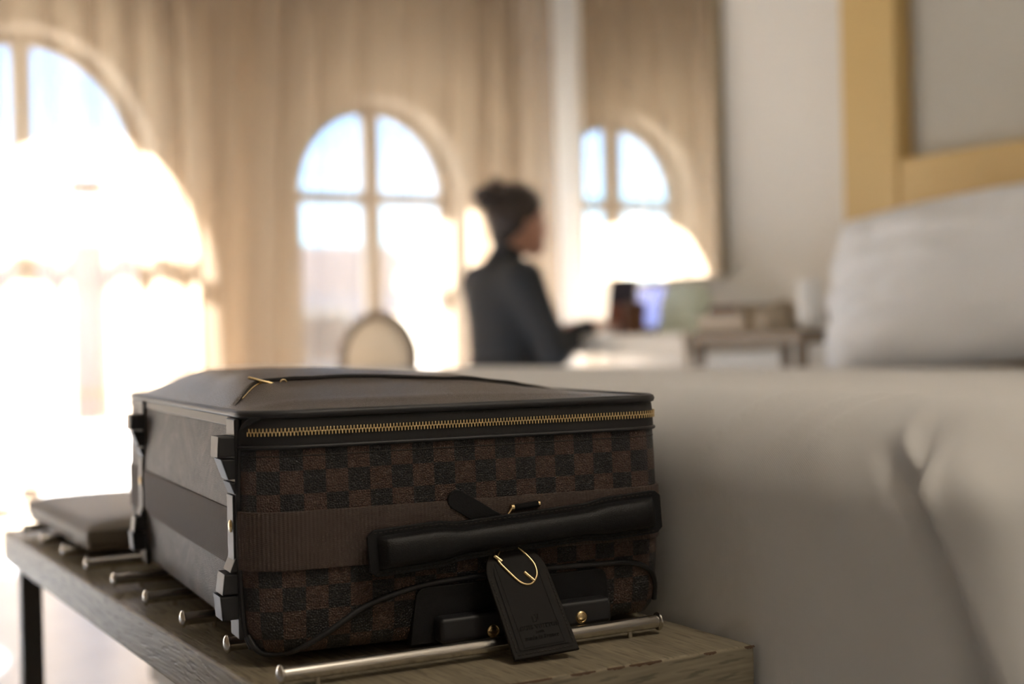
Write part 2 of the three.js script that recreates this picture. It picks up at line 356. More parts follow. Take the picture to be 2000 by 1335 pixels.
// ---------------------------------------------------------------- bed
const BX0 = 0.378, BX1 = 2.44, BZ0 = -1.78, BZ1 = 0.41;
{
  const bed = thing('bed', 'large bed made up with smooth white sheet folded in at the corner', 'bed', [0, 0, 0]);
  part('base', span(BX0 + 0.09, BX1, 0.02, 0.36, BZ0 + 0.06, BZ1 - 0.06, 0.02), M.panel, bed);
  part('mattress', span(BX0 + 0.08, BX1, 0.36, 0.55, BZ0 + 0.035, BZ1 - 0.035, 0.05), M.sheet, bed);
  // cover: rings of a rounded rectangle, from the middle of the top, over the edge and down
  const cx = (BX0 + BX1) / 2, cz = (BZ0 + BZ1) / 2, hx = (BX1 - BX0) / 2, hz = (BZ1 - BZ0) / 2, R = 0.075, ring = [];
  // samples round the outline: [side, t] with the foot's near corner (x = BX0, z = BZ1) sampled finely
  const add = (f) => ring.push(f);
  const lineS = (n, fn, pw = 1) => { for (let i = 0; i < n; i++) add({ k: 'l', t: pw === 1 ? i / n : 1 - Math.pow(1 - i / n, pw), fn }); };
  const arcS = (n, fn) => { for (let i = 0; i < n; i++) add({ k: 'a', t: i / n, fn }); };
  const pt = (x, z, nx, nz) => ({ x, z, nx, nz });
  lineS(150, (t, a, b, r) => pt(cx - a, cz - b + r + (2 * b - 2 * r) * t, -1, 0), 2.2);
  arcS(22, (t, a, b, r) => { const q = Math.PI - t * Math.PI / 2; return pt(cx - a + r + r * Math.cos(q), cz + b - r + r * Math.sin(q), Math.cos(q), Math.sin(q)); });
  lineS(60, (t, a, b, r) => pt(cx - a + r + (2 * a - 2 * r) * Math.pow(t, 1.6), cz + b, 0, 1));
  arcS(6, (t, a, b, r) => { const q = Math.PI / 2 - t * Math.PI / 2; return pt(cx + a - r + r * Math.cos(q), cz + b - r + r * Math.sin(q), Math.cos(q), Math.sin(q)); });
  lineS(20, (t, a, b, r) => pt(cx + a, cz + b - r - (2 * b - 2 * r) * t, 1, 0));
  arcS(6, (t, a, b, r) => { const q = -t * Math.PI / 2; return pt(cx + a - r + r * Math.cos(q), cz - b + r + r * Math.sin(q), Math.cos(q), Math.sin(q)); });
  lineS(30, (t, a, b, r) => pt(cx + a - r - (2 * a - 2 * r) * t, cz - b, 0, -1));
  arcS(8, (t, a, b, r) => { const q = -Math.PI / 2 - t * Math.PI / 2; return pt(cx - a + r + r * Math.cos(q), cz - b + r + r * Math.sin(q), Math.cos(q), Math.sin(q)); });
  const rows = [], ER = 0.085, TOP = 0.648;
  for (let i = 0; i < 26; i++) rows.push([lerp(hx, ER, Math.pow(i / 26, 0.5)), TOP, 0]);
  for (let i = 0; i <= 20; i++) { const a = i / 20 * Math.PI / 2; rows.push([ER * (1 - Math.sin(a)), TOP - ER * (1 - Math.cos(a)), a]); }
  for (let i = 1; i <= 70; i++) rows.push([-0.010 * i / 70, TOP - ER - (TOP - ER - 0.05) * (i / 70), Math.PI / 2]);
  const zc = (y) => (y > 0.572 ? lerp(0.335, 0.285, (y - 0.572) / 0.045) : y > 0.463 ? lerp(0.382, 0.335, (y - 0.463) / 0.109) : lerp(0.47, 0.382, y / 0.463));
  const N = ring.length, g = sheet(N, rows.length - 1, (u, v, i, j) => {
    const [inset, y0, slope] = rows[j], s = ring[i % N], p = s.fn(s.t, hx - inset, hz - inset, Math.min(hx - inset, Math.max(0.003, R - inset * 0.6)));
    let y = y0 - (slope ? 0 : 0) - 0.047 * sstep(BX0 + 0.15, BX1, p.x) * sstep(0.3, 0.62, y0), out = 0;
    const foot = p.nx < -0.02 ? -p.nx : 0, side = Math.sin(slope);
    // along the foot and round the corner: distance past the crease
    const zz = p.z + (p.nz > 0.02 ? (p.x - BX0) * 0.9 : 0), d = zz - zc(y);
    if (p.x < BX0 + 0.5 && slope > 0) {
      const fade = 1 - sstep(0.575, 0.628, y), wide = 1 - sstep(0.25, 0.55, p.x - BX0);
      out += fade * wide * ((0.020 + 0.022 * (1 - sstep(0.25, 0.58, y))) * sstep(-0.005, 0.010, d) * (1 - 0.5 * sstep(0.02, 0.16, d)) - 0.018 * Math.exp(-Math.pow((d + 0.015) / 0.017, 2)));
      // pucker at the head of the crease
      const py = y - 0.598, pz = zz - 0.298;
      out += 0.007 * Math.exp(-(Math.pow((pz + 0.4 * py) / 0.011, 2) + Math.pow(py / 0.030, 2))) - 0.008 * Math.exp(-(Math.pow((pz - 0.020 + 0.4 * py) / 0.009, 2) + Math.pow((py + 0.006) / 0.026, 2))) + 0.007 * Math.exp(-(Math.pow((pz - 0.042) / 0.008, 2) + Math.pow((py + 0.014) / 0.026, 2)));
      // long soft folds on the hanging side past the corner
      out += wide * fade * 0.006 * Math.sin((zz - 0.36) * 62 + 1.5 * y) * sstep(0.02, 0.07, d);
    }
    if (p.x < BX0 + 0.7) { // faint wrinkles pulling towards the crease and over the edge
      const w = noise.noise(p.z * 14 + p.x * 6 + (y - 0.6) * 9, (p.x + y) * 2.2, 0.3), w2 = noise.noise(p.z * 5, y * 4 + p.x * 5, 2.2);
      out += 0.0022 * w * (0.35 + 0.65 * Math.exp(-Math.pow((y - 0.61) / 0.06, 2))) + 0.005 * w2;
      for (const [a, b, c] of [[0.12, 0.5, 0.0035], [0.2, 0.6, 0.003], [0.235, 0.35, 0.003]]) out += c * Math.exp(-Math.pow((p.z - a - b * (y - 0.64) * (slope ? 1 : 0) - 0.5 * (p.x - BX0 - 0.08)) / 0.006, 2)) * Math.exp(-Math.pow((y - 0.625) / 0.035, 2)) * (1 - sstep(0.05, 0.2, p.x - BX0));
    }
    // pressed in where the suitcase leans against it
    if (p.nx < -0.5 && slope > 0) out -= Math.sin(slope) * Math.max(0, 0.369 - 0.092 * Math.max(p.z, -0.56) - BX0) * sstep(0.36, 0.45, y) * sstep(-0.72, -0.57, p.z) * (1 - sstep(-0.02, 0.06, p.z));
    const c = Math.cos(slope), o = out;
    return [p.x + p.nx * o * side, Math.max(0.04, y + o * c), p.z + p.nz * o * side, p.x + p.z * 0.3, y + p.z];
  }, true);
  part('sheet', g, M.sheet, bed, 'white cotton sheet with folded corner');
}
function pillow(pos, turn, tilt, roll, label, w = 0.98, h = 0.5, t = 0.15, ph = 0) {
  const f = (sgn) => sheet(56, 36, (u, v) => {
    const a = u * 2 - 1, b = v * 2 - 1, e = Math.pow(Math.max(0, 1 - Math.pow(Math.abs(a), 2.6)), 0.55) * Math.pow(Math.max(0, 1 - Math.pow(Math.abs(b), 2.6)), 0.55);
    const pin = 1 - 0.06 * (a * a + b * b) + 0.06 * (a * a * b * b);
    const wr = 0.016 * noise.noise(a * 2.4 + ph, b * 3.5, sgn) + 0.010 * noise.noise(a * 7 + b * 3, b * 4 + ph, 2 + sgn) * (0.3 + Math.abs(a));
    return [sgn * (t * e + wr * Math.min(1, e * 3)), b * h / 2 * pin * (1 + 0.05 * (1 - a * a)), sgn * a * w / 2 * pin, a * w / 2, b * h / 2];
  });
  const o = thing('pillow', label, 'pillow', pos, 0, 'white pillows against the headboard');
  const m = part('pillow_case', [f(1), f(-1)], M.pillow, o);
  m.rotation.set(roll, turn, tilt, 'YZX');
  const rim = []; for (let i = 0; i < 48; i++) { const q = i / 48 * 2 * Math.PI, c = Math.cos(q), s = Math.sin(q), k = Math.min(1 / Math.max(1e-6, Math.abs(c)), 1 / Math.max(1e-6, Math.abs(s))), a = clamp(c * k, -0.985, 0.985), b = clamp(s * k, -0.985, 0.985), pin = 1 - 0.06 * (a * a + b * b) + 0.06 * (a * a * b * b); rim.push([0, b * h / 2 * pin * (1 + 0.05 * (1 - a * a)), a * w / 2 * pin]); }
  const piping = part('seam', tube(rim, 0.004, true, 160), M.pillow, m);
  return o;
}
pillow([2.26, 0.817, -1.33], 0.1, -0.28, -0.075, 'plump white pillow leaning on the gilt headboard beside the desk end', 0.98, 0.43, 0.13, 0);
pillow([2.26, 0.817, -0.26], -0.05, -0.28, 0.04, 'plump white pillow leaning on the headboard, away from the desk', 0.98, 0.43, 0.13, 4);

// headboard: gilt frame round a pale upholstered panel
{
  const hb = thing('headboard', 'tall golden headboard frame around a pale upholstered panel', 'headboard', [0, 0, 0]);
  const z0 = -2.03, z1 = 0.65, X = 2.465;
  part('post', span(X, WX - 0.002, 0, 2.5, z0, z0 + 0.215, 0.006), M.gilt, hb);
  part('post', span(X, WX - 0.002, 0, 2.5, z1 - 0.215, z1, 0.006), M.gilt, hb);
  part('rail', span(X, WX - 0.002, 0.3, 1.16, z0 + 0.221, z1 - 0.221, 0.006), M.gilt, hb);
  part('rail', span(X, WX - 0.002, 2.3, 2.5, z0 + 0.221, z1 - 0.221, 0.006), M.gilt, hb);
  part('panel', span(X + 0.055, WX - 0.003, 1.16, 2.3, z0 + 0.221, z1 - 0.221), M.panel, hb, 'pale woven upholstery');
}

// ---------------------------------------------------------------- mirror on the wall
{
  const m = thing('wall_mirror', 'large frameless looking wall mirror with thin taupe edge above the desk', 'mirror', [0, 0, 0]);
  const y0 = 0.89, y1 = 2.2, z0 = -3.51, z1 = -2.69, X = WX - 0.03;
  part('glass', span(X, WX - 0.004, y0, y1, z0, z1), M.mirror, m);
  for (const [a, b, c, d] of [[y0 - 0.012, y0, z0, z1], [y1, y1 + 0.012, z0, z1]]) part('frame', span(X - 0.006, WX - 0.002, a, b, c - 0.012, d + 0.014), M.desk, m);
  part('frame', span(X - 0.006, WX - 0.002, y0, y1, z0 - 0.012, z0), M.desk, m);
  part('frame', span(X - 0.004, WX - 0.002, y0, y1, z1, z1 + 0.016), std(lin(0.36, 0.3, 0.2), 0.4), m, 'olive frame edge');
}

// ---------------------------------------------------------------- luggage bench at the foot of the bed
const BT = 0.45, RODY = 0.4602, RODR = 0.0055;
{
  const b = thing('luggage_bench', 'long khaki wood bench with metal luggage rails at foot of bed', 'bench');
  const X0 = -0.0135, X1 = 0.368, Z0 = -1.005, Z1 = 0.1477;
  const top = part('top', span(X0, X1, BT - 0.042, BT, Z0, Z1, 0.003), M.bench, b, 'khaki painted wood with open grain and worn edges');
  for (const [x, z] of [[X0 + 0.012, Z0 + 0.03], [X1 - 0.04, Z0 + 0.03], [X0 + 0.02, Z1 - 0.05], [X1 - 0.04, Z1 - 0.05]]) part('leg', span(x, x + 0.028, 0, BT - 0.041, z, z + 0.028, 0.003), M.bronze, b);
  // bare wood showing where paint has chipped off the near edge
  for (const [x, l, h] of [[0.13, 0.05, 0.0006], [0.196, 0.022, 0.0007], [0.228, 0.016, 0.0008], [0.248, 0.030, 0.0014], [0.318, 0.012, 0.0010], [0.358, 0.010, 0.0012]]) {
    const up = [], dn = [], n = 10;
    for (let i = 0; i <= n; i++) { const t = i / n, e = Math.pow(Math.sin(Math.PI * clamp(t, 0.02, 0.98)), 0.8); up.push([x + l * t, h * 0.35 * e * rnd()]); dn.push([x + l * t, h * e * (0.1 + 1.3 * rnd())]); }
    const pos = [], idx = [];
    for (let i = 0; i <= n; i++) pos.push(up[i][0], BT - 0.0004, Z1 - 0.0010 - up[i][1], up[i][0], BT - 0.0009, Z1 - 0.0005, dn[i][0], BT - 0.0014 - dn[i][1], Z1 + 0.0002);
    for (let i = 0; i < n; i++) for (let k = 0; k < 2; k++) { const a = i * 3 + k; idx.push(a, a + 1, a + 4, a, a + 4, a + 3); }
    const g = new THREE.BufferGeometry(); g.setAttribute('position', new THREE.Float32BufferAttribute(pos, 3)); g.setIndex(idx); g.computeVertexNormals();
    part('paint_chip', g, M.chip, top, 'bare brown wood');
  }
  for (let i = 0; i < 9; i++) {
    const z = 0.068 - i * 0.124;
    const r = part('rail', [rod([0.001, RODY, z], [0.329, RODY, z], RODR, RODR, 24)], M.chrome, b, 'brushed metal luggage rail');
    for (const x of [0.0, 0.33]) { const c = new THREE.SphereGeometry(1, 20, 12); c.scale(0.0026, 0.0076, 0.0076); c.translate(x, RODY, z); part('end_cap', c, M.chrome, r); }
    for (const x of [0.028, 0.302]) part('post', rod([x, BT - 0.001, z], [x, RODY, z], 0.0022), M.chrome, r);
  }
}
{
  const y0 = RODY + RODR, o = thing('leather_box', 'flat beige leather box with padded lid at far end of the bench', 'box', [0.0, y0, 0]);
  part('tray', span(0.016, 0.30, 0, 0.007, -0.968, -0.612, 0.002), M.beigeDark, o);
  part('body', span(0.013, 0.303, 0.007, 0.023, -0.972, -0.608, 0.004), M.beige, o);
  part('lid', sheet(30, 30, (u, v) => { const a = u * 2 - 1, b = v * 2 - 1, e = Math.pow((1 - Math.pow(Math.abs(a), 6)) * (1 - Math.pow(Math.abs(b), 6)), 0.5); return [lerp(0.012, 0.304, u), 0.0232 + 0.013 * e, lerp(-0.607, -0.973, v), u * 0.29, v * 0.36]; }), M.beige, o);
}

// ---------------------------------------------------------------- suitcase
{
  const Y0 = 0.463, W = 0.361, L = 0.556, T = 0.1826, sc = thing('suitcase', 'dark brown checkered suitcase lying flat on the luggage rails, black handle and brass zip', 'suitcase', [0, Y0, 0], -0.09);
  // plan outline from the near left corner, along the near end, round to the long side with the runners
  const O = [], F = 0.012, D = 0.026, XR = 0.045;
  {
    const q = [];
    for (let i = 0; i <= 18; i++) { const a = i / 18 * Math.PI / 2; q.push([XR * (1 - Math.cos(a)), F - D * (1 - Math.sin(a))]); }
    for (let i = 1; i < 24; i++) q.push([lerp(XR, W - 0.03, i / 24), F]);
    const arc = (cx, cz, r, a0) => { for (let i = 0; i <= 10; i++) { const a = a0 - i / 10 * Math.PI / 2; q.push([cx + r * Math.cos(a), cz + r * Math.sin(a)]); } };
    arc(W - 0.03, F - 0.03, 0.03, Math.PI / 2);
    for (let i = 1; i < 20; i++) q.push([W, lerp(F - 0.03, -L + 0.03, i / 20)]);
    arc(W - 0.03, -L + 0.03, 0.03, 0);
    for (let i = 1; i < 12; i++) q.push([lerp(W - 0.03, 0.03, i / 12), -L]);
    arc(0.03, -L + 0.03, 0.03, -Math.PI / 2);
    for (let i = 1; i < 26; i++) q.push([0, lerp(-L + 0.03, F - D, i / 26)]);
    let s = 0;
    q.forEach(([x, z], i) => { if (i) s += Math.hypot(x - q[i - 1][0], z - q[i - 1][1]); O.push({ x, z, s }); });
    O.forEach((p, i) => { const a = O[i === 0 ? 0 : i - 1], b = O[i === O.length - 1 ? i : i + 1], dx = b.x - a.x, dz = b.z - a.z, l = Math.hypot(dx, dz) || 1; p.nx = -dz / l; p.nz = dx / l; });
    O.forEach((p) => { [p.nx, p.nz] = [-p.nz * 0 + p.nx, p.nz]; });
    // outward: away from the middle
    const m = O[20]; if (m.nz < 0) O.forEach((p) => { p.nx *= -1; p.nz *= -1; });
  }
  const PERI = O[O.length - 1].s;
  const along = (s) => { s = clamp(s, 0, PERI); let i = 1; while (i < O.length - 1 && O[i].s < s) i++; const a = O[i - 1], b = O[i], t = clamp((s - a.s) / (b.s - a.s || 1)); return { x: lerp(a.x, b.x, t), z: lerp(a.z, b.z, t), nx: lerp(a.nx, b.nx, t), nz: lerp(a.nz, b.nz, t), s }; };
  const prof = [[0.003, 0.05], [0.003, 0.030], [0.0035, 0.018], [0.006, 0.009], [0.011, 0.004], [0.02, 0.001], [0.035, 0], [0.06, -0.0015], [0.1, -0.002], [0.135, -0.001], [0.157, 0], [0.171, 0.0006], [0.1815, 0.002]];
  const insetAt = (y) => { let i = 1; while (i < prof.length - 1 && prof[i][0] < y) i++; const a = prof[i - 1], b = prof[i]; return lerp(a[1], b[1], clamp((y - a[0]) / (b[0] - a[0] || 1))); };
  const dip = (y, z) => y - 0.008 * sstep(-0.06, -0.005, z) * (1 - sstep(0, 0.03, y));
  const body = sheet(O.length - 1, prof.length - 1, (u, v, i, j) => { const p = O[i], [y, d] = prof[j]; return [p.x - p.nx * d, dip(y, p.z), p.z - p.nz * d, p.s, y + 0.004]; });
  const bottom = new THREE.Shape(O.map((p) => V2(p.x - p.nx * 0.045, -(p.z - p.nz * 0.045))));
  part('body', [body, new THREE.ShapeGeometry(bottom).rotateX(-Math.PI / 2).translate(0, 0.0031, 0)], M.check, sc, 'brown and black checkered coated canvas');
  // a band that follows the outline
  const band = (s0, s1, y0, y1, t, n = 90) => sheet(n, 15, (u, v, i, j) => { const p = along(lerp(s0, s1, u)), [y, d] = j === 0 ? [y0, -0.001] : j === 1 ? [y0, t * 0.8] : j === 14 ? [y1, t * 0.8] : j === 15 ? [y1, -0.001] : [lerp(y0 + 0.0006, y1 - 0.0006, (j - 2) / 11), t], e = d - insetAt(y); return [p.x + p.nx * e, dip(y, p.z), p.z + p.nz * e, p.s, y]; });
  const cord = (s0, s1, y, off, r, closed, n = 120) => { const pts = []; for (let i = 0; i <= n - (closed ? 1 : 0); i++) { const p = along(lerp(s0, s1, i / n)), e = off - insetAt(y); pts.push([p.x + p.nx * e, y, p.z + p.nz * e]); } return tube(pts, r, closed, n * 2, 8); };
  const sFront = 0.37, sZip = 0.37 + 0.5, sLeft0 = PERI - L + 0.05;
  // long side: plain scuffed panel between the runners
  part('side_panel', band(PERI - 0.53, PERI - 0.001, 0.013, 0.174, 0.0018, 40), M.side, sc, 'plain scuffed dark brown side');
  const belt = part('webbing_belt', band(PERI - 0.545, PERI, 0.0625, 0.1075, 0.0032, 40), M.web, sc, 'ribbed dark brown webbing');
  part('webbing_belt', band(0.001, sZip, 0.0625, 0.1075, 0.0026, 100), M.web, sc, 'ribbed dark brown webbing');
  part('rim_piping', cord(0, PERI, 0.1815, 0.0012, 0.0036, true, 160), M.rubber, sc, 'glossy black piping');
  part('rim_band', band(PERI - 0.55, PERI, 0.1715, 0.180, 0.0030, 40), M.rubber, sc);
  part('zipper_tape', band(0.003, sZip, 0.1575, 0.1795, 0.0012, 110), M.tape, sc, 'black zipper tape');
  part('zipper_piping', cord(0.001, sZip, 0.1565, 0.0014, 0.0016, false, 110), M.rubber, sc);
  part('seam', [cord(0.003, sZip, 0.1497, 0.0001, 0.0004, false, 110)], M.thread, sc);
  {
    const teeth = [], one = new RoundedBoxGeometry(0.00125, 0.0036, 0.0016, 1, 0.0003);
    for (let k = 0, s = 0.012; s < sZip - 0.01; s += 0.00135, k++) {
      const p = along(s), g = one.clone(), e = 0.0021 - insetAt(0.168);
      g.rotateY(Math.atan2(p.nx, p.nz)); g.translate(p.x + p.nx * e, 0.1683 + (k % 2 ? 0.0013 : -0.0013), p.z + p.nz * e);
      teeth.push(g);
    }
    part('zipper_teeth', teeth, M.gold, sc, 'row of brass zipper teeth').userData.kind = 'stuff';
  }
  // front surface depth at (x, y)
  const fz = (x, y) => { let z = F; if (x < XR) z = F - D * (1 - Math.sqrt(Math.max(0, 1 - Math.pow(1 - Math.max(0, x) / XR, 2)))); else if (x > W - 0.03) z = F - 0.03 + Math.sqrt(Math.max(0, 0.0009 - Math.pow(x - W + 0.03, 2))); return z - insetAt(y); };
  // corner piping, then the curved piping over the base
  part('corner_piping', tube([[0.012, 0.1795, fz(0.012, 0.17) + 0.001], [0.005, 0.177, fz(0.005, 0.17) + 0.001], [0.001, 0.169, -0.0130], [-0.0008, 0.15, -0.0142], [-0.0024, 0.1, -0.0148], [-0.0014, 0.04, -0.0145], [0.0010, 0.012, -0.0135], [0.004, 0.002, -0.010]], 0.0024, false, 90), M.rubber, sc);
  {
    const path = [[0.001, 0.012], [0.006, 0.0025], [0.013, -0.0025], [0.0235, -0.0035], [0.036, 0.0005], [0.0533, 0.0095], [0.07, 0.0195], [0.0872, 0.0291], [0.112, 0.037], [0.1434, 0.0425], [0.2108, 0.0455], [0.29, 0.0452], [0.325, 0.0435], [0.343, 0.036], [0.3515, 0.024], [0.354, 0.008]];
    const dy = (y) => { let t = y; for (let k = 0; k < 8; k++) t = y + 0.008 * (1 - sstep(0, 0.03, t)); return t; };
    part('base_piping', tube(path.map(([x, y]) => [x, y, fz(x, Math.max(0.004, dy(y))) + 0.0012]), 0.0024, false, 200), M.rubber, sc);
  }
  // housing of the pull-out handle
  {
    const s = new THREE.Shape(); s.moveTo(0.126, -0.004); s.lineTo(0.131, 0.032); s.quadraticCurveTo(0.132, 0.0385, 0.139, 0.0392); s.lineTo(0.29, 0.0405); s.quadraticCurveTo(0.299, 0.0405, 0.2995, 0.033); s.lineTo(0.302, -0.004); s.lineTo(0.126, -0.004);
    const hs = part('handle_housing', metric(new THREE.ExtrudeGeometry(s, { depth: 0.008, bevelEnabled: true, bevelSize: 0.001, bevelThickness: 0.001, bevelSegments: 2 }).translate(0, 0, F - 0.0065)), M.leather, sc, 'black plate');
    part('bumper', box(0.152, 0.0205, 0.018, 0.221, 0.0065, 0.0085, 0.004).rotateZ(0.02).translate(0, -0.003, F), M.rubber, hs, 'black rubber bumper');
    for (const [x, y] of [[0.1895, 0.0028], [0.2682, 0.0058]]) { const c = new THREE.SphereGeometry(1, 24, 12); c.scale(0.0054, 0.0054, 0.0024); c.translate(x, y, F + 0.0172); part('rivet', [c, new THREE.TorusGeometry(0.0036, 0.0003, 6, 24).translate(x, y, F + 0.0191)], M.gold, hs, 'brass rivet'); }
  }
  // end handle: stitched flange with a padded grip
  {
    const len = 0.2585, hh = (u) => 0.0150 + 0.0028 * (1 - sstep(0.056, 0.078, u)) + 0.0026 * sstep(0.186, 0.208, u);
    const place = new THREE.Matrix4().makeTranslation(0.0885, 0.0716, F + 0.012).multiply(new THREE.Matrix4().makeRotationZ(0.0605));
    const top = [], bot = [], n = 60;
    for (let i = 0; i <= n; i++) { const u = len * i / n, e = Math.min(1, Math.sqrt(1 - Math.pow(clamp(1 - Math.min(u, len - u) / 0.008), 2)) * 0.25 + 0.75); top.push([u, hh(u) * e]); bot.push([u, -hh(u) * e]); }
    const s = new THREE.Shape([...top, ...bot.reverse()].map(([x, y]) => V2(x, y)));
    const h = part('handle', metric(new THREE.ExtrudeGeometry(s, { depth: 0.0024, bevelEnabled: true, bevelSize: 0.0006, bevelThickness: 0.0006, bevelSegments: 2 })).applyMatrix4(place), M.leather, sc, 'black leather grab handle');
    part('grip', sheet(70, 20, (a, b) => { const u = lerp(0.0068, len - 0.0068, a), v = b * 2 - 1, k = Math.min(1, Math.min(u - 0.0068, len - 0.0068 - u) / 0.012), e = Math.sqrt(Math.max(0, 1 - v * v)) * Math.sqrt(Math.max(0, 1 - (1 - k) * (1 - k))); return [u, v * (hh(u) - 0.0044), 0.0028 + 0.0115 * Math.pow(e, 0.7), u, v * 0.015]; }).applyMatrix4(place), M.leather, h, 'padded black leather grip');
    const st = [];
    for (let u = 0.006; u < len - 0.006; u += 0.0042) for (const e of [-1, 1]) { const d = (hh(u + 0.001) - hh(u - 0.001)) / 0.002; st.push(rod([u - 0.0011, e * (hh(u) - 0.0019 - d * 0.0011), 0.0031], [u + 0.0011, e * (hh(u) - 0.0019 + d * 0.0011), 0.0031], 0.00042, 0.00042, 5)); }
    part('stitching', join(st).applyMatrix4(place), M.thread, h).userData.kind = 'stuff';
    for (const x of [0.012, len - 0.026]) part('anchor', box(0.014, 0.022, 0.0135, x + 0.007, 0, -0.0055, 0.003).applyMatrix4(place), M.leather, h);
    // strap end behind the handle
    const cap = new THREE.Shape(); cap.absarc(0, 0, 0.0075, Math.PI / 2, -Math.PI / 2, false); cap.lineTo(0.05, -0.0075); cap.lineTo(0.05, 0.0075);
    part('strap_end', metric(new THREE.ExtrudeGeometry(cap, { depth: 0.0022, bevelEnabled: true, bevelSize: 0.0005, bevelThickness: 0.0005, bevelSegments: 2 })).rotateZ(-0.56).translate(0.166, 0.1078, F + 0.0032), M.leather, sc, 'black leather strap end');
    const cl = part('clasp', rod([0.214, 0.0985, F + 0.007], [0.236, 0.1000, F + 0.007], 0.0026), M.leather, sc, 'black leather loop with brass ends');
    part('end_knob', rod([0.2118, 0.0984, F + 0.007], [0.2142, 0.0985, F + 0.007], 0.0030), M.gold, cl); part('end_knob', rod([0.2358, 0.1000, F + 0.007], [0.2374, 0.1001, F + 0.007], 0.0026), M.gold, cl); part('pin', rod([0.2128, 0.0995, F + 0.009], [0.2062, 0.0905, F + 0.009], 0.0010), M.gold, cl);
  }
  // runners with feet on the long side
  for (const z0 of [-0.0435, -0.4625]) {
    const wd = 0.029, r = part('runner', [span(-0.0045, 0.0005, 0.008, 0.1785, z0, z0 + wd, 0.0016), span(-0.0062, -0.002, 0.066, 0.1195, z0 + 0.004, z0 + wd - 0.004, 0.001)], M.rubber, sc, 'black rubber runner strip');
    for (const [a, b, pa, pb] of [[0.165, 0.1495, 0.0165, 0.0175], [0.1475, 0.132, 0.0150, 0.0095], [0.1295, 0.1205, 0.0085, 0.0050], [0.0705, 0.0605, 0.0055, 0.0095], [0.0590, 0.0435, 0.0140, 0.0160], [0.0420, 0.0240, 0.0180, 0.0165]]) {
      const s = new THREE.Shape([V2(0.001, a), V2(-pa, a), V2(-pb, b), V2(0.001, b)]);
      part('foot', new THREE.ExtrudeGeometry(s, { depth: wd - 0.006, bevelEnabled: true, bevelSize: 0.0012, bevelThickness: 0.0018, bevelOffset: -0.001, bevelSegments: 3 }).translate(0, 0, z0 + 0.003), M.rubber, r);
    }
    const c = new THREE.SphereGeometry(1, 20, 12); c.scale(0.0016, 0.005, 0.005); c.translate(-0.0064, 0.095, z0 + wd / 2 + 0.002);
    part('rivet', c, M.gold, r, 'brass rivet');
  }
  // soft lid with a pocket across it
  const zs = (x) => (x < 0.05 ? lerp(-0.055, -0.145, sstep(-0.01, 0.055, x)) : -0.146 + 0.004 * Math.sin(x * 40));
  const sn = (t) => Math.sin(clamp(t) * Math.PI / 2);
  const lidY = (x, z) => { const e = sn(x / 0.06) * sn((W - x) / 0.13) * sn((F - z) / 0.30) * sn((z + L) / 0.18), ph = 0.0275 * e * (1 - 0.5 * sstep(0.14, 0.34, x)); return 0.183 + ph + 0.0011 * noise.noise(x * 22, z * 18, 1) * e + 0.0010 * Math.exp(-Math.pow((z + 0.03 + 0.02 * x) / 0.012, 2)) * sn(x / 0.03) * sn((W - x) / 0.05); };
  const lidH = (x, z) => lidY(x, z) + 0.0026 * sstep(0, 0.005, zs(x) - z) * (1 - sstep(0.03, 0.12, zs(x) - z)) * sn((x - 0.004) / 0.03) * (1 - sstep(0.31, 0.35, x));
  const side = (z) => { const f = (z > F - 0.03 ? 0.03 - Math.sqrt(Math.max(0, 0.0009 - Math.pow(z - F + 0.03, 2))) : z < -L + 0.03 ? 0.03 - Math.sqrt(Math.max(0, 0.0009 - Math.pow(z + L - 0.03, 2))) : 0); const l = z > F - D ? XR * (1 - Math.sqrt(Math.max(0, 1 - Math.pow(1 - (F - z) / D, 2)))) : z < -L + 0.03 ? f : 0; return [Math.max(l, 0), W - f]; };
  part('lid', sheet(90, 150, (u, v) => { const z = F - 0.0005 - (L + F - 0.001) * v, [a, b] = side(z), x = lerp(a + 0.001, b - 0.001, u); return [x, lidH(x, z), z, x, z]; }), M.lid, sc, 'soft brown grained lid with pocket');
  part('pocket_welt', sheet(80, 4, (u, v) => { const x = lerp(0.006, 0.335, u), z = zs(x) + 0.0008, h = 0.0048 * Math.min(1, u * 14, (1 - u) * 8) * (0.8 + 0.35 * noise.noise(x * 30, 2, 1)); return [x + 0.0, lidY(x, z) - 0.0006 + h * v, z + 0.0012 * Math.sin(v * 3), x, v * 0.006]; }), M.tape, sc, 'black pocket edging');
  { // inner zip line and pull
    const pts = []; for (let i = 0; i <= 12; i++) { const x = lerp(0.02, 0.055, i / 12), z = zs(x) + 0.004; pts.push([x, lidY(x, z) + 0.0006, z]); }
    part('pocket_zip', tube(pts, 0.0008), M.gold, sc, 'brass pocket zip');
    const a = V3(0.0385, 0.2068, -0.142), b = V3(0.0665, 0.1985, -0.136), d = b.clone().sub(a), n = V3(0, 1, 0).cross(d).normalize(), lp = [];
    for (let i = 0; i < 24; i++) { const q = i / 24 * 2 * Math.PI, k = 0.5 - 0.5 * Math.cos(q); lp.push(a.clone().addScaledVector(d, k).addScaledVector(n, 0.0034 * Math.sign(Math.sin(q)) * Math.pow(Math.abs(Math.sin(q)), 0.5))); }
    part('zip_pull', [tube(lp, 0.0014, true, 90), rod(a.clone().addScaledVector(d, 0.08).toArray(), b.toArray(), 0.0011)], M.gold, sc, 'brass zip pull');
    part('zip_slider', [box(0.009, 0.0035, 0.006, 0.071, 0.1985, -0.138, 0.001), new THREE.TorusGeometry(0.0027, 0.0009, 8, 20).translate(0.0675, 0.2015, -0.138)], M.gold, sc);
  }
}

